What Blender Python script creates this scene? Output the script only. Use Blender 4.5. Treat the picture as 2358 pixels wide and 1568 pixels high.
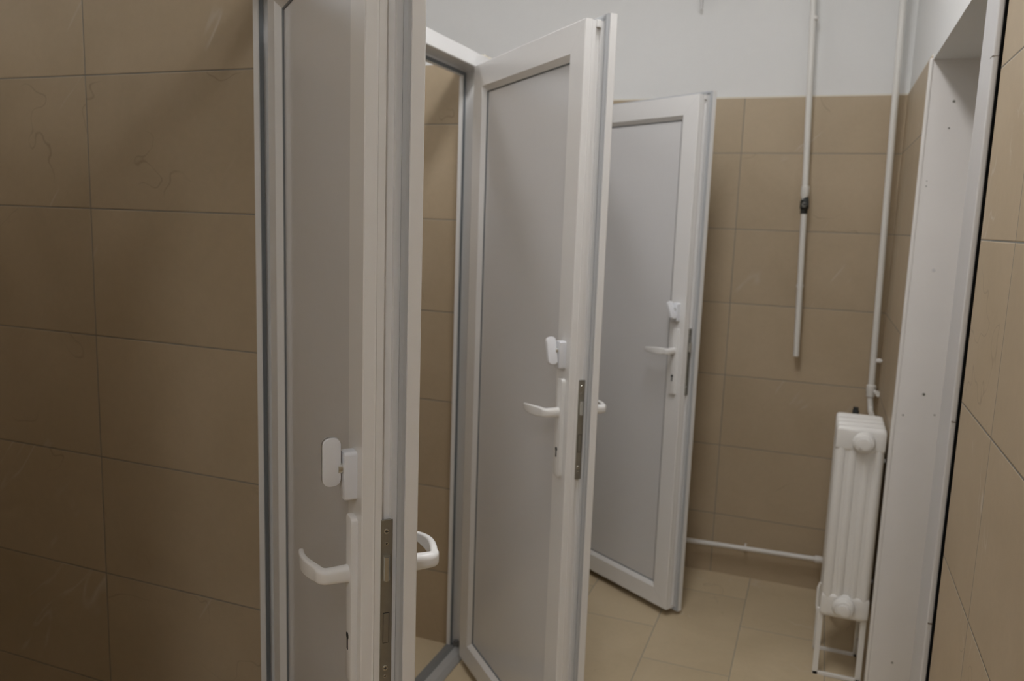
import bpy, bmesh, math, random
from mathutils import Vector, Matrix
random.seed(4)
for o in list(bpy.data.objects): bpy.data.objects.remove(o)
SC = bpy.context.scene
COL = SC.collection

# ------------------------------------------------------------------ camera, world, lights, exposure
H = 1.4686                       # eye height
YAW, PIT, ROL, FPX = 0.36037, 0.14828, -0.03426, 1865.95
def cam_axes():
    cr, sr, cp, sp = math.cos(ROL), math.sin(ROL), math.cos(PIT), math.sin(PIT)
    rz = Matrix.Rotation(YAW, 3, 'Z')
    right = rz @ Vector((cr, -sr*sp, -sr*cp))
    up = rz @ Vector((sr, cr*sp, cr*cp))
    fwd = rz @ Vector((0, cp, -sp))
    return right, up, fwd
r_, u_, f_ = cam_axes()
cd = bpy.data.cameras.new('camera'); cam = bpy.data.objects.new('camera', cd); COL.objects.link(cam)
m = Matrix.Identity(4)
for i in range(3):
    m[i][0], m[i][1], m[i][2] = r_[i], u_[i], -f_[i]
m[2][3] = H
cam.matrix_world = m
cd.sensor_width = 23.5; cd.sensor_fit = 'HORIZONTAL'; cd.lens = FPX/2358*23.5
cd.clip_start = 0.02; cd.clip_end = 50
cd.dof.use_dof = True; cd.dof.focus_distance = 1.0; cd.dof.aperture_fstop = 4.5
SC.camera = cam

w = bpy.data.worlds.new('world'); SC.world = w; w.use_nodes = True
w.node_tree.nodes['Background'].inputs[0].default_value = (0.9, 0.95, 1, 1)
w.node_tree.nodes['Background'].inputs[1].default_value = 0.05

SC.view_settings.view_transform = 'Standard'
try: SC.view_settings.look = 'None'
except Exception: pass
SC.view_settings.gamma = 1; SC.view_settings.use_curve_mapping = False
SC.view_settings.exposure = 0.0

# opal ceiling lamp, then two added fill lamps: (x, y, z of the diffuser's middle, emission strength); built with their housings at the end
LAMPS = [(-0.38, 1.55, 2.92, 18.0), (-1.62, 2.00, 2.92, 5.0), (0.08, -1.50, 2.92, 17.0)]

# ------------------------------------------------------------------ room numbers (metres)
XF = -1.02            # outer plane of the cubicle fronts
XI = -1.09            # inner plane of the cubicle door frames
YB = 3.412            # back wall
XR = 0.245            # right wall beyond the doorway
XN = 0.2656           # right wall near the camera
YN = 1.685            # end of the near right wall tiles
YJ = 2.68             # far reveal of the doorway
ZT = 1.973            # top of the tiles
ZJ = 1.7603           # height of one horizontal tile joint
XL = -2.35; Y0 = -2.6; ZC = 3.0
PART = [0.44, 1.440, 2.396]   # near faces of the partitions

# ------------------------------------------------------------------ materials
def new_mat(name):
    m = bpy.data.materials.new(name); m.use_nodes = True
    return m, m.node_tree, m.node_tree.nodes['Principled BSDF']
class N:
    def __init__(s, nt): s.nt = nt
    def n(s, t, **k):
        x = s.nt.nodes.new(t)
        for a, b in k.items(): setattr(x, a, b)
        return x
    def link(s, a, b): s.nt.links.new(a, b)
    def m(s, op, a, b=None, c=None):
        x = s.n('ShaderNodeMath', operation=op)
        for i, v in enumerate((a, b, c)):
            if v is None: continue
            if isinstance(v, (int, float)): x.inputs[i].default_value = v
            else: s.link(v, x.inputs[i])
        return x.outputs[0]
    def mix(s, f, a, b, blend='MIX'):
        x = s.n('ShaderNodeMix', data_type='RGBA', blend_type=blend)
        for i, v in ((0, f), (6, a), (7, b)):
            if isinstance(v, (int, float)): x.inputs[i].default_value = v
            elif isinstance(v, tuple): x.inputs[i].default_value = v
            else: s.link(v, x.inputs[i])
        return x.outputs[2]
    def noise(s, vec, scale, detail=2, rough=.5, dist=0):
        x = s.n('ShaderNodeTexNoise'); x.inputs['Scale'].default_value = scale
        x.inputs['Detail'].default_value = detail; x.inputs['Roughness'].default_value = rough
        x.inputs['Distortion'].default_value = dist
        s.link(vec, x.inputs['Vector']); return x
    def ramp(s, v, lo, hi, clamp=True):
        x = s.n('ShaderNodeMapRange'); x.inputs[1].default_value = lo; x.inputs[2].default_value = hi
        s.link(v, x.inputs[0]); return x.outputs[0]

def plain(name, col, rough=.4, metal=0, bump=0, bscale=60, var=0.0, spec=.5):
    m, nt, b = new_mat(name); g = N(nt)
    b.inputs['Roughness'].default_value = rough; b.inputs['Metallic'].default_value = metal
    b.inputs['Specular IOR Level'].default_value = spec
    geo = g.n('ShaderNodeNewGeometry')
    nz = g.noise(geo.outputs['Position'], bscale, 4, .6)
    f = g.m('MULTIPLY_ADD', nz.outputs['Fac'], var*2, 1-var)
    hsv = g.n('ShaderNodeHueSaturation'); hsv.inputs['Color'].default_value = (*col, 1)
    g.link(f, hsv.inputs['Value']); g.link(hsv.outputs[0], b.inputs['Base Color'])
    if bump:
        bp = g.n('ShaderNodeBump'); bp.inputs['Strength'].default_value = bump; bp.inputs['Distance'].default_value = .002
        g.link(nz.outputs['Fac'], bp.inputs['Height']); g.link(bp.outputs[0], b.inputs['Normal'])
    return m

def tile_mat(name, xoff, yoff, floor=False, col=(.50, .398, .268), grout=(.23, .225, .205)):
    m, nt, b = new_mat(name); g = N(nt)
    geo = g.n('ShaderNodeNewGeometry')
    ps = g.n('ShaderNodeSeparateXYZ'); g.link(geo.outputs['Position'], ps.inputs[0])
    ns = g.n('ShaderNodeSeparateXYZ'); g.link(geo.outputs['True Normal'], ns.inputs[0])
    if floor:
        u = g.m('DIVIDE', g.m('ADD', ps.outputs[0], .17), .294)
        k = g.m('FLOOR', u)
        v = g.m('DIVIDE', g.m('ADD', g.m('SUBTRACT', ps.outputs[1], 2.594), g.m('MULTIPLY', g.m('ADD', k, 1.0), .232)), .6)
        us, vs = .294, .6
    else:
        isy = g.m('GREATER_THAN', g.m('ABSOLUTE', ns.outputs[1]), .5)
        ux = g.m('SUBTRACT', ps.outputs[0], xoff); uy = g.m('SUBTRACT', ps.outputs[1], yoff)
        u = g.m('DIVIDE', g.m('ADD', g.m('MULTIPLY', ux, isy), g.m('MULTIPLY', uy, g.m('SUBTRACT', 1.0, isy))), .6)
        v = g.m('DIVIDE', g.m('SUBTRACT', ps.outputs[2], ZJ), .3)
        us, vs = .6, .3
    def edge(c, size):
        fr = g.m('SUBTRACT', c, g.m('FLOOR', c))
        return g.m('MULTIPLY', g.m('MINIMUM', fr, g.m('SUBTRACT', 1.0, fr)), size)
    d = g.m('MINIMUM', edge(u, us), edge(v, vs))
    tileness = g.ramp(d, .0008, .0016)
    idv = g.n('ShaderNodeCombineXYZ')
    g.link(g.m('FLOOR', u), idv.inputs[0]); g.link(g.m('FLOOR', v), idv.inputs[1])
    idv.inputs[2].default_value = xoff*7+yoff*3
    wn = g.n('ShaderNodeTexWhiteNoise', noise_dimensions='3D'); g.link(idv.outputs[0], wn.inputs[0])
    # shift the stone pattern for every tile
    sh = g.n('ShaderNodeVectorMath', operation='SCALE'); g.link(wn.outputs['Color'], sh.inputs[0]); sh.inputs['Scale'].default_value = 9
    pv = g.n('ShaderNodeVectorMath', operation='ADD'); g.link(geo.outputs['Position'], pv.inputs[0]); g.link(sh.outputs[0], pv.inputs[1])
    P = pv.outputs[0]
    big = g.noise(P, 3.2, 4, .55, .6); fine = g.noise(P, 60, 3, .6)
    base = g.mix(g.ramp(big.outputs['Fac'], .3, .7), tuple(c*.93 for c in col)+(1,), tuple(min(1, c*t) for c, t in zip(col, (1.05, 1.06, 1.09)))+(1,))
    val = g.m('ADD', g.m('MULTIPLY', wn.outputs['Value'], .10), .94)
    val = g.m('ADD', val, g.m('MULTIPLY', g.m('SUBTRACT', fine.outputs['Fac'], .5), .10))
    hsv = g.n('ShaderNodeHueSaturation'); g.link(base, hsv.inputs['Color']); g.link(val, hsv.inputs['Value'])
    c = hsv.outputs[0]
    # thin dark hairline veins
    def vein(scale, width, mscale, lo, hi, rot, stretch):
        mp = g.n('ShaderNodeMapping', vector_type='TEXTURE'); g.link(P, mp.inputs[0]); mp.inputs['Rotation'].default_value = rot; mp.inputs['Scale'].default_value = stretch
        wv = g.noise(mp.outputs[0], scale, 3, .55, .35)
        ln = g.m('ABSOLUTE', g.m('SUBTRACT', wv.outputs['Fac'], .5))
        l = g.m('SUBTRACT', 1.0, g.ramp(ln, 0, width))
        mk = g.noise(P, mscale, 2); return g.m('MULTIPLY', l, g.ramp(mk.outputs['Fac'], lo, hi))
    dk = vein(2.6, .0035, 3.0, .56, .62, (.3, .5, .8), (1, 1, 1))
    c = g.mix(g.m('MULTIPLY', dk, .35), c, (.16, .11, .07, 1))
    wt = vein(1.9, .012, 4.5, .60, .68, (.0, -.9, 0), (2.3, .32, .36))
    c = g.mix(g.m('MULTIPLY', wt, .42), c, (.72, .68, .62, 1))
    c = g.mix(tileness, grout+(1,), c)
    g.link(c, b.inputs['Base Color'])
    rg = g.m('MULTIPLY_ADD', tileness, -.42 if floor else -.38, .85)
    g.link(rg, b.inputs['Roughness']); b.inputs['Specular IOR Level'].default_value = .4
    bp = g.n('ShaderNodeBump'); bp.inputs['Strength'].default_value = .5; bp.inputs['Distance'].default_value = .0015
    g.link(g.ramp(d, .0006, .0028), bp.inputs['Height']); g.link(bp.outputs[0], b.inputs['Normal'])
    return m

MT = {}
MT['pvc'] = plain('white_upvc', (.85, .84, .825), .22, var=.01)
MT['bead'] = plain('white_upvc_bead', (.86, .85, .84), .25)
MT['panel'] = plain('grey_white_panel', (.73, .725, .725), .12, var=.008)
MT['gasket'] = plain('grey_rubber', (.17, .185, .20), .55)
MT['gasket_sash'] = plain('light_grey_rubber', (.46, .475, .49), .5)
MT['handle'] = plain('white_powder_coat', (.83, .82, .80), .22)
MT['lock'] = plain('cool_white_plastic', (.80, .81, .84), .30)
MT['steel'] = plain('lock_steel', (.36, .35, .31), .38, metal=.8, var=.12, bscale=90)
MT['brightsteel'] = plain('bright_steel', (.62, .62, .58), .25, metal=.9)
MT['black'] = plain('black_void', (.01, .01, .01), .8)
MT['plaster'] = plain('white_wall_paint', (.83, .83, .815), .75, bump=.12, bscale=35, var=.012)
MT['cap'] = plain('cream_edge_filler', (.78, .74, .64), .6)
MT['alu'] = plain('grey_threshold_aluminium', (.50, .50, .49), .42, metal=.25)
MT['alu_dark'] = plain('dark_threshold_insert', (.20, .20, .195), .5)
MT['enamel'] = plain('white_radiator_enamel', (.86, .84, .80), .28, bump=.15, bscale=40)
MT['pipe'] = plain('white_painted_pipe', (.82, .80, .76), .35, var=.03)
MT['valve'] = plain('dark_valve_metal', (.035, .038, .036), .4, metal=.2)
MT['valve_grey'] = plain('worn_valve_metal', (.22, .22, .20), .4, metal=.6)
MT['reveal'] = plain('white_gloss_board', (.82, .79, .755), .35, var=.02, bscale=14)
MT['ceiling'] = plain('ceiling_paint', (.88, .88, .87), .85)
MT['casing'] = plain('grey_white_casing', (.66, .65, .645), .4, var=.03, bscale=20)
MT['dirt'] = plain('dark_chip', (.20, .17, .14), .8)
MT['tile_back'] = tile_mat('beige_wall_tile_back', -.3367, .797)
MT['tile_part1'] = tile_mat('beige_wall_tile_near_partition', -1.6053, .5)
MT['tile_part'] = tile_mat('beige_wall_tile_partition', -1.45, .3)
MT['tile_right'] = tile_mat('beige_wall_tile_right', -.3367, 1.397)
MT['floor'] = tile_mat('beige_floor_tile', 0, 0, True, col=(.63, .51, .33), grout=(.28, .27, .24))

# ------------------------------------------------------------------ mesh helpers
def obj(name, bm, mats, parent=None, smooth=False):
    me = bpy.data.meshes.new(name)
    bmesh.ops.recalc_face_normals(bm, faces=bm.faces[:])
    bm.to_mesh(me); bm.free()
    if not isinstance(mats, (list, tuple)): mats = [mats]
    for k in mats: me.materials.append(MT[k])
    if smooth:
        for p in me.polygons: p.use_smooth = True
        try: me.set_sharp_from_angle(angle=math.radians(38))
        except Exception: pass
    o = bpy.data.objects.new(name, me); COL.objects.link(o)
    if parent: o.parent = parent
    return o
def thing(name, label, cat, loc=(0, 0, 0), rotz=0, group=None):
    o = bpy.data.objects.new(name, None); COL.objects.link(o); o.empty_display_size = .1
    o.location = loc; o.rotation_euler = (0, 0, rotz); o['label'] = label; o['category'] = cat
    if group: o['group'] = group
    return o
def struct(o, label=None, cat=None):
    o['kind'] = 'structure'
    if label: o['label'] = label
    if cat: o['category'] = cat
    return o
def box(bm, x0, x1, y0, y1, z0, z1, bev=0, seg=2, mi=0):
    r = bmesh.ops.create_cube(bm, size=1)
    vs = r['verts']
    for v in vs:
        v.co = Vector(((x0+x1)/2+v.co.x*(x1-x0), (y0+y1)/2+v.co.y*(y1-y0), (z0+z1)/2+v.co.z*(z1-z0)))
    fs = {f for v in vs for f in v.link_faces}
    for f in fs: f.material_index = mi
    if bev:
        es = list({e for v in vs for e in v.link_edges})
        bmesh.ops.bevel(bm, geom=es, offset=bev, segments=seg, affect='EDGES', profile=.5)
    return bm
def tube(bm, pts, r, n=16, cap=True, mi=0):
    """round tube through pts; r a number or one per point"""
    pts = [Vector(p) for p in pts]; rs = r if isinstance(r, (list, tuple)) else [r]*len(pts)
    rings = []; prev = None
    for i, p in enumerate(pts):
        if i == 0: t = pts[1]-p
        elif i == len(pts)-1: t = p-pts[i-1]
        else: t = (pts[i+1]-p).normalized()+(p-pts[i-1]).normalized()
        t.normalize()
        if prev is None: a = t.orthogonal().normalized()
        else: a = (prev-t*prev.dot(t)).normalized()
        prev = a; b = t.cross(a)
        rings.append([bm.verts.new(p+(a*math.cos(2*math.pi*k/n)+b*math.sin(2*math.pi*k/n))*rs[i]) for k in range(n)])
    for A, B in zip(rings, rings[1:]):
        for k in range(n):
            f = bm.faces.new((A[k], A[(k+1) % n], B[(k+1) % n], B[k])); f.material_index = mi
    if cap:
        bm.faces.new(rings[0]).material_index = mi; bm.faces.new(rings[-1]).material_index = mi
    return bm
def cyl(bm, p0, p1, r, n=20, mi=0): return tube(bm, [p0, p1], r, n, True, mi)
def arc(c, a, b, r, n=6):
    """quarter turn from c+a*r to c+b*r about corner centre c"""
    c, a, b = Vector(c), Vector(a), Vector(b)
    return [c+(a*math.cos(math.pi/2*i/n)+b*math.sin(math.pi/2*i/n))*r for i in range(n+1)]
def ring_frame(bm, x0, x1, z0, z1, prof, closed=True, sides=4, mi=0):
    """profile points (d, y): d = inset from the rectangle's edge, y = depth; swept round x0..x1, z0..z1 with mitred corners.
    sides=3 leaves the bottom side out and runs both uprights down to z0."""
    loops = []
    for d, y in prof:
        if sides == 4: loops.append([(x0+d, y, z0+d), (x0+d, y, z1-d), (x1-d, y, z1-d), (x1-d, y, z0+d)])
        else: loops.append([(x0+d, y, z0), (x0+d, y, z1-d), (x1-d, y, z1-d), (x1-d, y, z0)])
    V = [[bm.verts.new(c) for c in L] for L in loops]
    n = len(V)
    for i in range(n if closed else n-1):
        A, B = V[i], V[(i+1) % n]
        for k in range(4 if sides == 4 else 3):
            j = (k+1) % 4
            bm.faces.new((A[k], A[j], B[j], B[k])).material_index = mi
    if sides == 3:
        bm.faces.new([L[0] for L in V]); bm.faces.new([L[3] for L in V])
    return bm
def rrect(hw, hh, r, n=5):
    out = []
    for cx, cy, a0 in ((hw-r, hh-r, 0), (-hw+r, hh-r, 90), (-hw+r, -hh+r, 180), (hw-r, -hh+r, 270)):
        for i in range(n+1):
            a = math.radians(a0+90*i/n); out.append((cx+r*math.cos(a), cy+r*math.sin(a)))
    return out
def prism(bm, outline, fn, d0, d1, bev=0):
    """closed 2-D outline extruded between d0 and d1; fn(a, b, d) gives the point; bev softens the d1 rim"""
    rings = []
    steps = [(d0, 0)] + ([(d1-bev*.999 if d1 > d0 else d1+bev*.999, 0), (d1-(bev*.3 if d1 > d0 else -bev*.3), bev*.3), (d1, bev)] if bev else [(d1, 0)])
    cx = sum(p[0] for p in outline)/len(outline); cy = sum(p[1] for p in outline)/len(outline)
    W = max(abs(p[0]-cx) for p in outline); Hh = max(abs(p[1]-cy) for p in outline)
    for d, s in steps:
        rings.append([bm.verts.new(fn(cx+(a-cx)*(1-s/W), cy+(b-cy)*(1-s/Hh), d)) for a, b in outline])
    n = len(outline)
    for A, B in zip(rings, rings[1:]):
        for k in range(n): bm.faces.new((A[k], A[(k+1) % n], B[(k+1) % n], B[k]))
    bm.faces.new(rings[0]); bm.faces.new(rings[-1])
    return bm
def sweep_rect(bm, path, n=5):
    """path: list of (centre, side vector, half side, up vector, half up, corner radius share)"""
    rings = []
    for c, s, hs, u, hu, rr in path:
        c, s, u = Vector(c), Vector(s).normalized(), Vector(u).normalized()
        rings.append([bm.verts.new(c+s*a+u*b) for a, b in rrect(hs, hu, min(hs, hu)*rr, n)])
    m_ = len(rings[0])
    for A, B in zip(rings, rings[1:]):
        for k in range(m_): bm.faces.new((A[k], A[(k+1) % m_], B[(k+1) % m_], B[k]))
    bm.faces.new(rings[0]); bm.faces.new(rings[-1])
    return bm

# ------------------------------------------------------------------ room shell
bm = bmesh.new(); box(bm, XL-.1, .6, Y0-.1, YB+.1, -.1, 0); struct(obj('floor', bm, 'floor'))
bm = bmesh.new(); box(bm, XL-.1, .6, Y0-.1, YB+.1, ZC, ZC+.1); struct(obj('ceiling', bm, 'ceiling'))
def tiled_wall(name, tile, x0, x1, y0, y1, inset):
    """tiled to ZT with a cream filler edge and painted plaster above, set back by inset=(dx0,dx1,dy0,dy1)"""
    bm = bmesh.new()
    box(bm, x0, x1, y0, y1, 0, ZT, mi=0)
    a, b, c, d = inset
    k = .35
    box(bm, x0+a*k, x1-b*k, y0+c*k, y1-d*k, ZT, ZT+.006, mi=1)
    box(bm, x0+a, x1-b, y0+c, y1-d, ZT+.006, ZC, mi=2)
    return struct(obj(name, bm, [tile, 'cap', 'plaster']))
tiled_wall('wall_back', 'tile_back', XL, .6, YB, YB+.1, (0, 0, .005, 0))
tiled_wall('wall_left', 'tile_part', XL-.1, XL, Y0, YB+.1, (0, .005, 0, 0))
tiled_wall('wall_front', 'tile_part', XL, .6, Y0-.1, Y0, (0, 0, 0, .005))
# right wall beyond the doorway, with the lintel over the doorway
bm = bmesh.new()
box(bm, XR, .6, YJ+.012, YB-.0005, 0, ZT, mi=0)
box(bm, XR+.002, .6, YJ+.012, YB+.0045, ZT, ZT+.006, mi=1)
box(bm, XR+.005, .6, YJ+.012, YB+.0045, ZT+.006, ZC, mi=2)
box(bm, XR+.005, .6, YN+.02, YJ+.012, 1.962, ZC, mi=2)
struct(obj('wall_right', bm, ['tile_right', 'cap', 'plaster']))
bm = bmesh.new()
box(bm, XN, .6, Y0, YN, 0, ZT, mi=0); box(bm, XN+.003, .6, Y0, YN+.02, ZT, ZC, mi=2)
box(bm, .2632, .6, YN+.024, YN+.10, 0, ZT, mi=3)  # black filler: the dark of the gap beside the casing, put in as colour
struct(obj('wall_near_right', bm, ['tile_right', 'cap', 'plaster', 'black']))
# added unseen leaf closing the side doorway against leaking light (behind the casing)
bm = bmesh.new(); box(bm, .46, .50, YN+.1, YJ+.012, 0, 1.962)
box(bm, .455, .46, YN+.2, YJ-.1, .2, .9, bev=.002); box(bm, .455, .46, YN+.2, YJ-.1, 1.05, 1.8, bev=.002)
struct(obj('door_light_stop', bm, 'reveal'))
# white board lining of the far reveal, with its corner strip
bm = bmesh.new()
box(bm, XR+.004, .455, YJ, YJ+.012, 0, 1.962)
box(bm, XR-.004, XR+.006, YJ-.003, YJ+.022, 0, 1.966, bev=.003)
rev = struct(obj('trim_1', bm, 'reveal'))
for x, z, r in ((.302*YJ/2.58, 1.845, .0042), (.297*YJ/2.58, 1.770, .003), (.298*YJ/2.58, 1.362, .0055), (.308*YJ/2.58, .99, .0045),
                (.266, 1.605, .0022), (.266, 1.62, .0018), (.270, .92, .003), (.355, .93, .003), (.315, .12, .004)):
    b2 = bmesh.new(); tube(b2, [(x, YJ+.001, z), (x, YJ-.0008, z)], [r, r*.8], 14)
    obj('screw_head', b2, 'casing' if r > .005 else 'steel', rev)
# grey-white casing standing proud of the near tiles
bm = bmesh.new()
box(bm, .2513, .2622, YN+.008, 1.825, 0, 1.962, bev=.0035, seg=3)
cas = struct(obj('trim_2', bm, 'casing'))
for z, hh in ((1.119, .0016), (.713, .0022), (1.783, .0005)):
    b2 = bmesh.new(); box(b2, .2535 if hh > .001 else .2508, .2620, YN+.0074, YN+.03, z-hh, z+hh, bev=hh*.4, seg=1)
    obj('chip', b2, 'dirt', cas)

# ------------------------------------------------------------------ cubicle partitions, piers and door frames
WID = [.661, .6823, .686]
YBODY = [1.397, 2.374, 3.350]                 # far jamb face of each opening
YNEAR = [YBODY[i]-WID[i]-.014 for i in range(3)]
def partition(name, y0, tile, ins=0):
    bm = bmesh.new()
    box(bm, XL, XI, y0, y0+.08, 0, ZT-.03, mi=0)
    box(bm, XL, XI, y0-.001, y0+.081, ZT-.03, ZT, mi=1)
    return struct(obj(name, bm, [tile, 'plaster']))
partition('wall_cubicle_near', PART[0], 'tile_part')
partition('wall_cubicle_middle', PART[1], 'tile_part1')
partition('wall_cubicle_far', PART[2], 'tile_part')
FR = .042   # frame face width
def pier(name, y0, y1):
    bm = bmesh.new(); box(bm, XI, XF-.012, y0, y1, 0, ZT-.012, mi=0); box(bm, XI, XF-.014, y0, y1, ZT-.012, ZT, mi=1)
    return struct(obj(name, bm, ['tile_part', 'cap']))
pier('wall_pier_near', Y0, YNEAR[0]-FR)
pier('wall_pier_middle', YBODY[0]+FR, YNEAR[1]-FR)
pier('wall_pier_far', YBODY[1]+FR, YNEAR[2]-FR)
pier('wall_pier_back', YBODY[2]+FR, YB)

FZ = 1.930   # underside of the frame head
flabels = ['white plastic door frame at the left edge, around the nearest cubicle opening',
           'white plastic door frame with grey seal around the middle cubicle opening',
           'white plastic door frame of the farthest cubicle, beside the back wall']
for i in range(3):
    y0, y1 = YNEAR[i], YBODY[i]
    t = thing('door_frame', flabels[i], 'door frame', (XI, (y0+y1)/2, 0), 0, 'door frames of the toilet cubicles')
    hw = (y1-y0)/2+FR
    bm = bmesh.new()
    # local: frame runs along local x after a -90 degree turn; built directly: d inset, y depth -> world X
    prof = [(0, 0), (FR+.018, 0), (FR+.018, .011), (FR+.0155, .0135), (FR, .0135), (FR, .068), (FR-.002, .070), (.0, .070)]
    ring_frame(bm, -hw, hw, 0, FZ+FR-.012, prof, sides=3)
    for v in bm.verts: v.co = Vector((v.co.y, v.co.x, v.co.z))
    obj('frame', bm, 'pvc', t)
    bm = bmesh.new()
    gp = [(FR+.008, .0137), (FR+.017, .0137), (FR+.0175, .016), (FR+.013, .020), (FR+.008, .018)]
    ring_frame(bm, -hw, hw, .02, FZ+FR-.012, gp, sides=3)
    for v in bm.verts: v.co = Vector((v.co.y, v.co.x, v.co.z))
    obj('gasket', bm, 'gasket', t)
    bm = bmesh.new()
    L = hw-FR-.0005
    def ext(poly, mi):
        A = [bm.verts.new((x, -L, z)) for x, z in poly]; B = [bm.verts.new((x, L, z)) for x, z in poly]
        n = len(poly)
        for k in range(n): bm.faces.new((A[k], A[(k+1) % n], B[(k+1) % n], B[k])).material_index = mi
        bm.faces.new(A).material_index = mi; bm.faces.new(B).material_index = mi
    ext([(.030, 0), (.072, 0), (.072, .004), (.058, .018), (.030, .018)], 0)
    ext([(.0, 0), (.030, 0), (.030, .018), (.018, .024), (.0, .024)], 1)
    obj('threshold', bm, ['alu', 'alu_dark'], t)
    bm = bmesh.new(); box(bm, .022, .042, L-.012, L-.0005, .0182, .040, bev=.002)
    obj('seal_block', bm, 'alu_dark', t)

# ------------------------------------------------------------------ cubicle doors
FL, T, S, ZTOP, ZBOT = .0144, .0741, .0666, 1.9173, .029
HINGE = [(-1.029, 1.3456, .8257), (-1.0169, 2.3007, .7827), (-1.019, 3.280, 1.0035)]
ZLK = [1.0614, 1.0941, 1.1001]
KNOB = [0, -15, -24]
KDZ = [.012, .002, .0]
dlabels = ['nearest open white cubicle door, seen almost edge-on, with steel lock strip and two lever handles',
           'middle open white cubicle door, hinged at the far side of the middle opening',
           'farthest open white cubicle door, its bottom edge just above the floor tiles by the back wall']
def make_lever(parent, W, zc, side, name='lever_handle'):
    """side -1: inside face (towards -y), +1: outside face; grip runs to the hinge side"""
    y = 0 if side < 0 else T
    u0 = W-.034
    bm = bmesh.new()
    o0 = rrect(.0150, .1225, .008, 5)
    prism(bm, o0, lambda a, b, d: (u0+a, y+side*d, zc-.039+b), 0, .0095, .003)
    bp = obj('backplate', bm, 'handle', parent, True)
    # keyhole
    bm = bmesh.new()
    tube(bm, [(u0, y+side*.0092, zc-.092), (u0, y+side*.0101, zc-.092)], .0052, 16)
    box(bm, u0-.0026, u0+.0026, min(y+side*.0092, y+side*.01005), max(y+side*.0092, y+side*.01005), zc-.112, zc-.094)
    obj('keyhole', bm, 'black', bp)
    bm = bmesh.new()
    path = []
    up = (0, 0, 1)
    # neck
    for d, hs, hu in ((.008, .0116, .0130), (.012, .0106, .0120), (.028, .0100, .0114), (.036, .0098, .0112)):
        path.append(((u0, y+side*d, zc), (1, 0, 0), hs, up, hu, .85))
    # bend
    for a, hs, hu in ((20, .0092, .0106), (45, .0078, .0108), (70, .0068, .0110), (90, .0060, .0112)):
        r = math.radians(a); R_ = .010
        cx, cy = u0-R_, y+side*.037
        c = (cx+R_*math.cos(r), cy+side*R_*math.sin(r), zc)
        tg = Vector((-math.sin(r), side*math.cos(r), 0)); s = tg.cross(Vector(up))
        path.append((c, s, hs, up, hu, .7))
    for q in (.1, .2, .3, .4, .5, .6, .7, .8, .9, .97, 1.0):
        x = u0-.010-.090*q
        yy = y+side*(.047+.0075*math.sin(math.pi*q)+.005*q)
        tg = Vector((-1, side*(.0075*math.pi*math.cos(math.pi*q)+.005)/.090, 0)); s = tg.cross(Vector(up))
        k = 1 if q < 1 else .6
        path.append(((x, yy, zc-.003*q), s, (.0056-.0018*q)*k, up, (.0118+.0012*math.sin(math.pi*q)-.0052*q*q)*k, .7))
    if side > 0: path = [(c, (-Vector(s)), a, u, b, r) for c, s, a, u, b, r in path]
    # keep the side vectors consistent along the path
    fixed = []; prev = None
    for c, s, a, u, b, r in path:
        s = Vector(s).normalized()
        if prev is not None and s.dot(prev) < 0: s = -s
        prev = s; fixed.append((c, s, a, u, b, r))
    sweep_rect(bm, fixed)
    return obj(name, bm, 'handle', bp, True)

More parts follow.
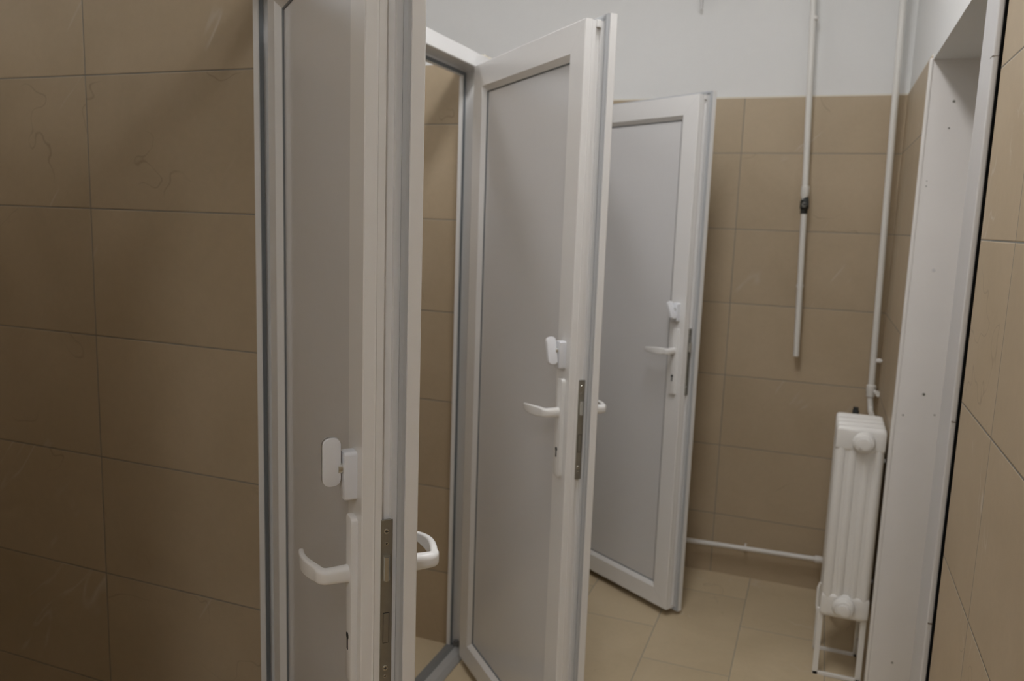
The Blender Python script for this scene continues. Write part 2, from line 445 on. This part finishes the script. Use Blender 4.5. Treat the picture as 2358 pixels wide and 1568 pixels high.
for i in range(3):
    W = WID[i]; hx, hy, th = HINGE[i]; zl = ZLK[i]
    # local x along the width (hinge -> free edge), local y from the inside to the outside face
    t = thing('cubicle_door', dlabels[i], 'door', (hx, hy, 0), th-math.pi/2, 'white doors of the toilet cubicles')
    bm = bmesh.new()
    prof = [(.0015, 0), (S, 0), (S+.0145, .0115), (S+.0145, T-.0125), (S, T), (-FL+.002, T), (-FL, T-.002), (-FL, .0555), (-FL+.002, .0545),
            (.001, .0545), (.001, .0410), (.0080, .0405), (.0080, .0285), (.0010, .0280), (.0010, .0185), (-.0008, .0172), (0.0, .0150), (0, .0015)]
    ring_frame(bm, 0, W, ZBOT, ZTOP, prof)
    sash = obj('sash_frame', bm, 'pvc', t)
    # mitre joints at the corners, hair-thin
    bm = bmesh.new()
    for cx, cz, sx, sz in ((0, ZTOP, 1, -1), (W, ZTOP, -1, -1), (0, ZBOT, 1, 1), (W, ZBOT, -1, 1)):
        a = .0035; b = S-.001; e = .00022
        q = [(cx+sx*a-e, -.00012, cz+sz*a-sz*sx*(-e)), (cx+sx*a+e, -.00012, cz+sz*a-sz*sx*e), (cx+sx*b+e, -.00012, cz+sz*b-sz*sx*e), (cx+sx*b-e, -.00012, cz+sz*b+sz*sx*e)]
        lo = [bm.verts.new(p) for p in q]; hi = [bm.verts.new((p[0], .0004, p[2])) for p in q]
        bm.faces.new(lo); bm.faces.new(hi)
        for k in range(4): bm.faces.new((lo[k], lo[(k+1) % 4], hi[(k+1) % 4], hi[k]))
    obj('mitre_joint', bm, 'casing', sash)
    # glazing gaskets on both sides of the panel
    bm = bmesh.new()
    ring_frame(bm, 0, W, ZBOT, ZTOP, [(S+.0140, .0112), (S+.0175, .0130), (S+.0175, .0150), (S+.0140, .0150)])
    ring_frame(bm, 0, W, ZBOT, ZTOP, [(S+.0140, T-.0122), (S+.0175, T-.0140), (S+.0175, T-.0160), (S+.0140, T-.0160)])
    obj('panel_gasket', bm, 'gasket', sash)
    bm = bmesh.new(); q = S+.014
    box(bm, q, W-q, .0145, T-.0155, ZBOT+q, ZTOP-q)
    obj('panel', bm, 'panel', t)
    # rebate gasket lying on the overlap
    bm = bmesh.new()
    ring_frame(bm, 0, W, ZBOT, ZTOP, [(-FL+.0010, .0544), (-FL+.0005, .0500), (-FL+.0030, .0455), (-FL+.0070, .0460), (-FL+.0110, .0544)])
    obj('rebate_gasket', bm, 'gasket_sash', t)
    # small white corner blocks of the hardware groove
    for cz in (ZTOP, ZBOT):
        bm = bmesh.new(); s = -1 if cz == ZTOP else 1
        a, b = sorted((cz+s*.0005, cz+s*.016)); box(bm, W-.0085, W+.0012, .0287, .0405, a, b, bev=.001)
        a, b = sorted((cz-s*.0012, cz+s*.0075)); box(bm, W-.030, W-.0005, .0290, .0402, a, b, bev=.001)
        obj('corner_block', bm, 'handle', t)
    # lock faceplate in the free edge
    bm = bmesh.new(); box(bm, W-.0035, W+.0004, .0268, .0432, zl-.245, zl, bev=.0003, seg=1)
    fp = obj('lock_faceplate', bm, 'steel', t)
    for dz, r in ((.0165, .0042), (.0335, .0028), (.2155, .0042), (.2275, .0028)):
        bm = bmesh.new()
        yc = .0345
        tube(bm, [(W+.0002, yc, zl-dz), (W+.0010, yc, zl-dz)], [r, r*.85], 18)
        bm2 = obj('screw', bm, 'brightsteel', fp)
        bm = bmesh.new(); e = r*.55
        box(bm, W+.0008, W+.0012, yc-e, yc+e, zl-dz-.0004, zl-dz+.0004); box(bm, W+.0008, W+.0012, yc-.0004, yc+.0004, zl-dz-e, zl-dz+e)
        # cross slot joined in the same screw
        me = bm2.data; b3 = bmesh.new(); b3.from_mesh(me)
        for f in b3.faces: f.material_index = 0
        tmp = bpy.data.meshes.new('slot'); bm.to_mesh(tmp); bm.free()
        nf = len(b3.faces); b3.from_mesh(tmp); b3.faces.ensure_lookup_table()
        for f in b3.faces[nf:]: f.material_index = 1
        b3.to_mesh(me); b3.free(); me.materials.append(MT['black']); bpy.data.meshes.remove(tmp)
    bm = bmesh.new()
    # sprung latch: concave bevelled bolt
    zz0, zz1 = zl-.084, zl-.050
    prof2 = [(.0, .0292), (.0085, .0300), (.0105, .0320), (.0095, .0350), (.0060, .0380), (.0005, .0402)]
    A = [bm.verts.new((W+a, b, zz0)) for a, b in prof2]; B = [bm.verts.new((W+a, b, zz1)) for a, b in prof2]
    for k in range(len(prof2)):
        j = (k+1) % len(prof2); bm.faces.new((A[k], A[j], B[j], B[k]))
    bm.faces.new(A); bm.faces.new(B)
    obj('latch', bm, 'brightsteel', fp)
    bm = bmesh.new(); box(bm, W+.0001, W+.0007, .0305, .0395, zl-.178, zl-.1335)
    obj('deadbolt_slot', bm, 'black', fp)
    bm = bmesh.new(); box(bm, W+.0002, W+.0011, .0312, .0388, zl-.1772, zl-.1343, bev=.0002, seg=1)
    obj('deadbolt', bm, 'steel', fp)
    # handles
    zc = zl-.083
    make_lever(t, W, zc, -1); make_lever(t, W, zc, +1)
    # privacy turn above the handle
    u0 = W-.036
    bm = bmesh.new()
    prism(bm, rrect(.0135, .0335, .005, 4), lambda a, b, d: (u0+a, -d, zl+.058+b), 0, .018, .003)
    pl = obj('privacy_lock', bm, 'lock', t, True); pl['label'] = 'cool white plastic turn lock'
    bm = bmesh.new(); cyl(bm, (u0, -.017, zl+.068), (u0, -.024, zl+.068), .0085, 20)
    obj('knob_stem', bm, 'brightsteel', pl, True)
    bm = bmesh.new()
    a = math.radians(KNOB[i])
    R2 = Matrix.Rotation(a, 3, 'Y')
    pts = rrect(.0125, .0335, .0105, 7)      # (depth, height)
    def fn(d_, h_, w_):
        v = Vector((w_, 0, h_)); v = R2 @ v
        return (u0+v.x, -.0325+d_, zl+.066+KDZ[i]+v.z)
    prism(bm, pts, fn, 0, -.0065, .002); 
    prism(bm, pts, fn, 0, .0065, .002)
    bmesh.ops.remove_doubles(bm, verts=bm.verts[:], dist=.00002)
    obj('turn_knob', bm, 'lock', pl, True)
    # hinges on the outside of the hinge edge
    for hz in (.22, 1.0, 1.72):
        bm = bmesh.new(); cyl(bm, (-.012, T+.008, hz-.045), (-.012, T+.008, hz+.045), .0075, 16)
        box(bm, -.010, .030, T-.0005, T+.005, hz-.035, hz+.035, bev=.001)
        obj('hinge', bm, 'handle', t, False)

# ------------------------------------------------------------------ cut-off water pipe with valve on the back wall
def lean(xa, za, xb, zb, z): return xa+(xb-xa)*(z-za)/(zb-za)
YP = 3.36
px = lambda z: lean(-.093, 1.964, -.064, .972, z)
t = thing('water_pipe', 'white painted pipe with small dark valve, coming down the back wall and cut off open', 'pipe', (px(.972), YP, .972))
def rel(bm, t):
    for v in bm.verts: v.co -= t.location
    return bm
PR = .0115
bm = tube(bmesh.new(), [(px(3.5), YP, 3.0), (px(1.55), YP, 1.55)], PR, 20); obj('upper_pipe', rel(bm, t), 'pipe', t, True)
bm = bmesh.new(); z0 = 1.612
tube(bm, [(px(z0), YP, z0+.022), (px(z0), YP, z0+.020), (px(z0), YP, z0-.014), (px(z0), YP, z0-.018), (px(z0), YP, z0-.024)], [.0118, .0155, .0155, .0135, .0118], 20)
obj('collar', rel(bm, t), 'pipe', t, True)
bm = bmesh.new(); zv = 1.558
tube(bm, [(px(zv), YP, zv+.034), (px(zv), YP, zv+.026), (px(zv), YP, zv+.018), (px(zv), YP, zv-.008), (px(zv), YP, zv-.014), (px(zv), YP, zv-.030)], [.0118, .012, .0165, .0170, .0135, .0130], 12)
vb = obj('valve', rel(bm, t), 'valve', t)
bm = bmesh.new(); cyl(bm, (px(zv), YP-.012, zv+.004), (px(zv), YP-.034, zv+.004), .0065, 12); cyl(bm, (px(zv), YP-.030, zv+.004), (px(zv), YP-.036, zv+.004), .0105, 6)
obj('valve_spindle', rel(bm, t), 'valve_grey', vb)
bm = bmesh.new(); box(bm, px(zv)-.004, px(zv)+.017, YP-.040, YP-.034, zv+.001, zv+.009, bev=.001); box(bm, px(zv)+.006, px(zv)+.015, YP-.040, YP-.034, zv+.006, zv+.028, bev=.001)
obj('valve_lever', rel(bm, t), 'valve', vb)
bm = bmesh.new(); za, zb = 1.530, .972
n = 20
tube(bm, [(px(za), YP, za), (px(zb), YP, zb)], PR*.97, n, cap=False)
tube(bm, [(px(za), YP, za), (px(zb), YP, zb)], PR*.62, n, cap=False)
bm.verts.ensure_lookup_table(); vs = bm.verts
for k in range(n): bm.faces.new((vs[n+k], vs[n+(k+1) % n], vs[3*n+(k+1) % n], vs[3*n+k]))
obj('lower_pipe', rel(bm, t), 'pipe', t, True)
bm = bmesh.new(); cyl(bm, (px(zb), YP, zb+.003), (px(zb), YP, zb+.05), PR*.61, 16); obj('dark_bore', rel(bm, t), 'black', t)
for z in (2.25, 1.25):
    bm = bmesh.new(); cyl(bm, (px(z), YP, z), (px(z), YB+.004, z), .005, 10); tube(bm, [(px(z), YP, z-.006), (px(z), YP, z+.006)], .0135, 18); obj('pipe_clip', rel(bm, t), 'pipe', t)

# ------------------------------------------------------------------ heating riser in the corner and its shut-off
qx = lambda z: lean(.2030, 1.958, .2175, .863, z)
YQ = 3.345
t = thing('heating_pipe', 'white painted heating pipe running down the right corner to the radiator', 'pipe', (qx(.9), YQ, .8))
bm = tube(bmesh.new(), [(qx(3.5), YQ, 3.0), (qx(.86), YQ, .86)], .0118, 20); obj('riser', rel(bm, t), 'pipe', t, True)
bm = bmesh.new(); z0 = .868
tube(bm, [(qx(z0), YQ, z0+.022), (qx(z0), YQ, z0+.018), (qx(z0), YQ, z0-.004), (qx(z0), YQ, z0-.008), (qx(z0), YQ, z0-.024), (qx(z0), YQ, z0-.028)], [.0120, .0175, .0175, .0155, .0155, .0120], 16)
vb = obj('valve_body', rel(bm, t), 'pipe', t, True)
bm = bmesh.new(); cyl(bm, (qx(z0)+.010, YQ-.006, z0-.002), (qx(z0)+.022, YQ-.040, z0-.004), .006, 12); cyl(bm, (qx(z0)+.020, YQ-.034, z0-.004), (qx(z0)+.024, YQ-.050, z0-.004), .0105, 16)
obj('valve_knob', rel(bm, t), 'pipe', vb, True)
bm = bmesh.new(); zc = .985; cyl(bm, (qx(zc), YQ, zc), (XR+.004, YQ-.01, zc), .0055, 12); cyl(bm, (qx(zc)+.012, YQ-.006, zc), (XR-.004, YQ-.009, zc), .0085, 14); obj('pipe_clip', rel(bm, t), 'pipe', t)
# swan bend down to the radiator
RY1 = 2.965
bm = bmesh.new()
zr = .800
tube(bm, [(qx(.85), YQ, .845), (qx(.85), YQ, .83), (.2215, YQ-.004, .800), (.2215, YQ-.02, .790), (.2215, 3.20, zr-.005), (.2200, 3.12, zr), (.205, 3.075, zr), (.184, 3.06, zr), (.168, 3.045, zr), (.160, 3.02, zr+.005), (.160, RY1+.002, zr+.01)], .0105, 16)
obj('connector_bend', rel(bm, t), 'pipe', t, True)
# ------------------------------------------------------------------ return pipe low on the back wall
t = thing('return_pipe', 'thin white pipe running level along the foot of the back wall to the radiator', 'pipe', (-.4, YP, .144))
bm = bmesh.new()
tube(bm, [(-.995, YP, .135), (-.426, YP, .142), (.085, YP, .153)]+[Vector(v) for v in ((.098, YP-.004, .153), (.108, YP-.014, .154), (.112, YP-.028, .155))]+[(.115, 3.10, .175), (.125, 3.04, .215), (.150, 3.01, .243), (.160, 2.99, .2575), (.160, RY1+.002, .2575)], .0100, 16)
obj('pipe_run', rel(bm, t), 'pipe', t, True)
bm = bmesh.new(); tube(bm, [(.072, YP, .1525), (.076, YP, .1526), (.098, YP, .153), (.104, YP-.004, .153)], [.0105, .0145, .0145, .0115], 16); obj('elbow_collar', rel(bm, t), 'pipe', t, True)
for x in (-.9, -.2):
    bm = bmesh.new(); cyl(bm, (x, YP, .146), (x, YB+.004, .146), .005, 10); obj('pipe_clip', rel(bm, t), 'pipe', t)

# ------------------------------------------------------------------ cast-iron radiator
RX0, RX1 = .090, .236; RC = (RX0+RX1)/2; RZ0, RZ1 = .222, .860; RY0 = 2.705; DS = .060; NS = 4
t = thing('radiator', 'white cast-iron column radiator on a low stand beside the right wall', 'radiator', (RC, RY0+NS*DS/2, 0))
HUBX, HUBT, HUBB = .172, .812, .2575
HUBX2 = .160
for s in range(NS):
    y = RY0+DS*(s+.5)
    bm = bmesh.new()
    hw = (RX1-RX0)/2
    # rounded body plate with waisted middle (columns joined by a thinner web)
    def fnp(a, b, d): return (RC+a, y+d, (RZ0+RZ1)/2+b)
    prism(bm, rrect(hw-.006, (RZ1-RZ0)/2-.004, .020, 6), fnp, -.0095, .0095)
    for pc in (-.036, .036):
        prism(bm, rrect(.022, (RZ1-RZ0)/2-.03, .010, 4), lambda a, b, d, pc=pc: (RC+pc+a, y+d, (RZ0+RZ1)/2+b), -.0130, .0130)
    # four columns
    for cx, r in ((-.0545, .0185), (-.0210, .0165), (.0220, .0165), (.0545, .0180)):
        pts = [(RC+cx, y, RZ0+.004), (RC+cx, y, RZ0+.012), (RC+cx, y, RZ0+.03), (RC+cx, y, RZ1-.03), (RC+cx, y, RZ1-.012), (RC+cx, y, RZ1-.004)]
        tube(bm, pts, [r*.5, r*.88, r, r, r*.88, r*.5], 16)
    # heads joining the columns top and bottom
    for zc, sg in ((HUBT+.004, 1), (HUBB-.002, -1)):
        path = []
        for q, k in ((-1, .35), (-.985, .7), (-.93, .92), (-.8, 1), (.8, 1), (.93, .92), (.985, .7), (1, .35)):
            path.append(((RC+hw*q, y, zc), (0, 1, 0), .0183*(.6+.4*k), (0, 0, 1), .0430*(.55+.45*k), .95))
        sweep_rect(bm, path, 5)
    obj('section', bm, 'enamel', t, True).data.transform(Matrix.Translation(-t.location))
for hz, hx in ((HUBT, HUBX), (HUBB, HUBX2)):
    bm = bmesh.new()
    tube(bm, [(hx, RY0-.004+.012, hz), (hx, RY0-.004, hz), (hx, RY0-.012, hz), (hx, RY0-.014, hz)], [.034, .0310, .0270, .0225], 28)
    tube(bm, [(hx, RY0-.012, hz), (hx, RY0-.022, hz), (hx, RY0-.0235, hz), (hx, RY0-.0228, hz), (hx, RY0-.0200, hz)], [.0190, .0185, .0170, .0140, .0135], 8 if False else 28)
    obj('end_plug', rel(bm, t), 'enamel', t, True)
    bm = bmesh.new(); cyl(bm, (hx, RY0+.03, hz), (hx, RY0+NS*DS+.02, hz), .023, 20); obj('nipple', rel(bm, t), 'enamel', t, True)
# bleed plug behind the top edge
bm = bmesh.new(); cyl(bm, (.150, RY1-.03, .855), (.150, RY1-.03, .878), .0085, 10); cyl(bm, (.150, RY1-.03, .850), (.150, RY1-.03, .868), .011, 6); obj('bleed_plug', rel(bm, t), 'valve', t)
# stand: two welded hoops
for y in (RY0+.03, RY0+NS*DS-.035):
    bm = bmesh.new()
    xa, xb = .084, .218
    box(bm, xa, xa+.018, y-.005, y+.005, .0, .235, bev=.0015)
    box(bm, xb-.002, xb+.016, y-.005, y+.005, .0, .235, bev=.0015)
    box(bm, xa+.001, xb+.015, y-.005, y+.005, 0, .012, bev=.0015)
    box(bm, xa+.001, xb+.015, y-.004, y+.004, .215, .228, bev=.0015)
    obj('stand', rel(bm, t), 'enamel', t)
for x in (.086, .220):
    bm = bmesh.new(); box(bm, x, x+.012, RY0+.03, RY0+NS*DS-.035, .062, .070, bev=.001); obj('stand_rail', rel(bm, t), 'enamel', t)
# holding strap along the left side of the bottom
bm = bmesh.new(); tube(bm, [(.083, RY0+.035, .22), (.080, RY0+.035, .24), (.080, RY0+.035, .30), (.086, RY0+.035, .318)], .0045, 10); obj('side_bracket', rel(bm, t), 'enamel', t, True)
for z in (.74, .33):
    bm = bmesh.new(); cyl(bm, (.215, RY0+.09, z), (XR+.006, RY0+.09, z), .007, 12); obj('wall_bracket', rel(bm, t), 'enamel', t, True)

# ------------------------------------------------------------------ small hook high on the back wall
bm = bmesh.new(); tube(bm, [(-.535, YB+.004, 2.40), (-.535, YB-.02, 2.395), (-.530, YB-.028, 2.37), (-.527, YB-.026, 2.312)], [.008, .008, .0075, .005], 10)
o = obj('wall_hook', bm, 'casing', None, True); o['label'] = 'small pale hook high on the white back wall, at the top edge of the photo'; o['category'] = 'hook'

# ------------------------------------------------------------------ ceiling lamp and two added fill lamps
for lp in LAMPS:
    t = thing('ceiling_or_fill_lamp', 'white ceiling lamp above the corridor between the doors and the right wall' if lp[0] > -1 and lp[1] > 1 else 'added unseen fill lamp above the cubicles on the left' if lp[1] > 1 else 'added unseen fill lamp behind the camera, farther from the back wall', 'lamp', (lp[0], lp[1], ZC), 0, 'ceiling lamps')
    bm = bmesh.new(); box(bm, -.13, .13, -.63, .63, -.045, 0, bev=.004); obj('housing', bm, 'pvc', t)
    em = bpy.data.materials.new('lamp_diffuser'); em.use_nodes = True
    p_ = em.node_tree.nodes['Principled BSDF']; p_.inputs['Base Color'].default_value = (.8, .8, .8, 1)
    p_.inputs['Emission Color'].default_value = (1.0, 1.0, 1.02, 1); p_.inputs['Emission Strength'].default_value = lp[3]
    MT['diffuser%d' % int(lp[1]*10)] = em
    bm = bmesh.new(); box(bm, -.12, .12, -.60, .60, -.085, -.045, bev=.012, seg=3); obj('diffuser', bm, 'diffuser%d' % int(lp[1]*10), t)
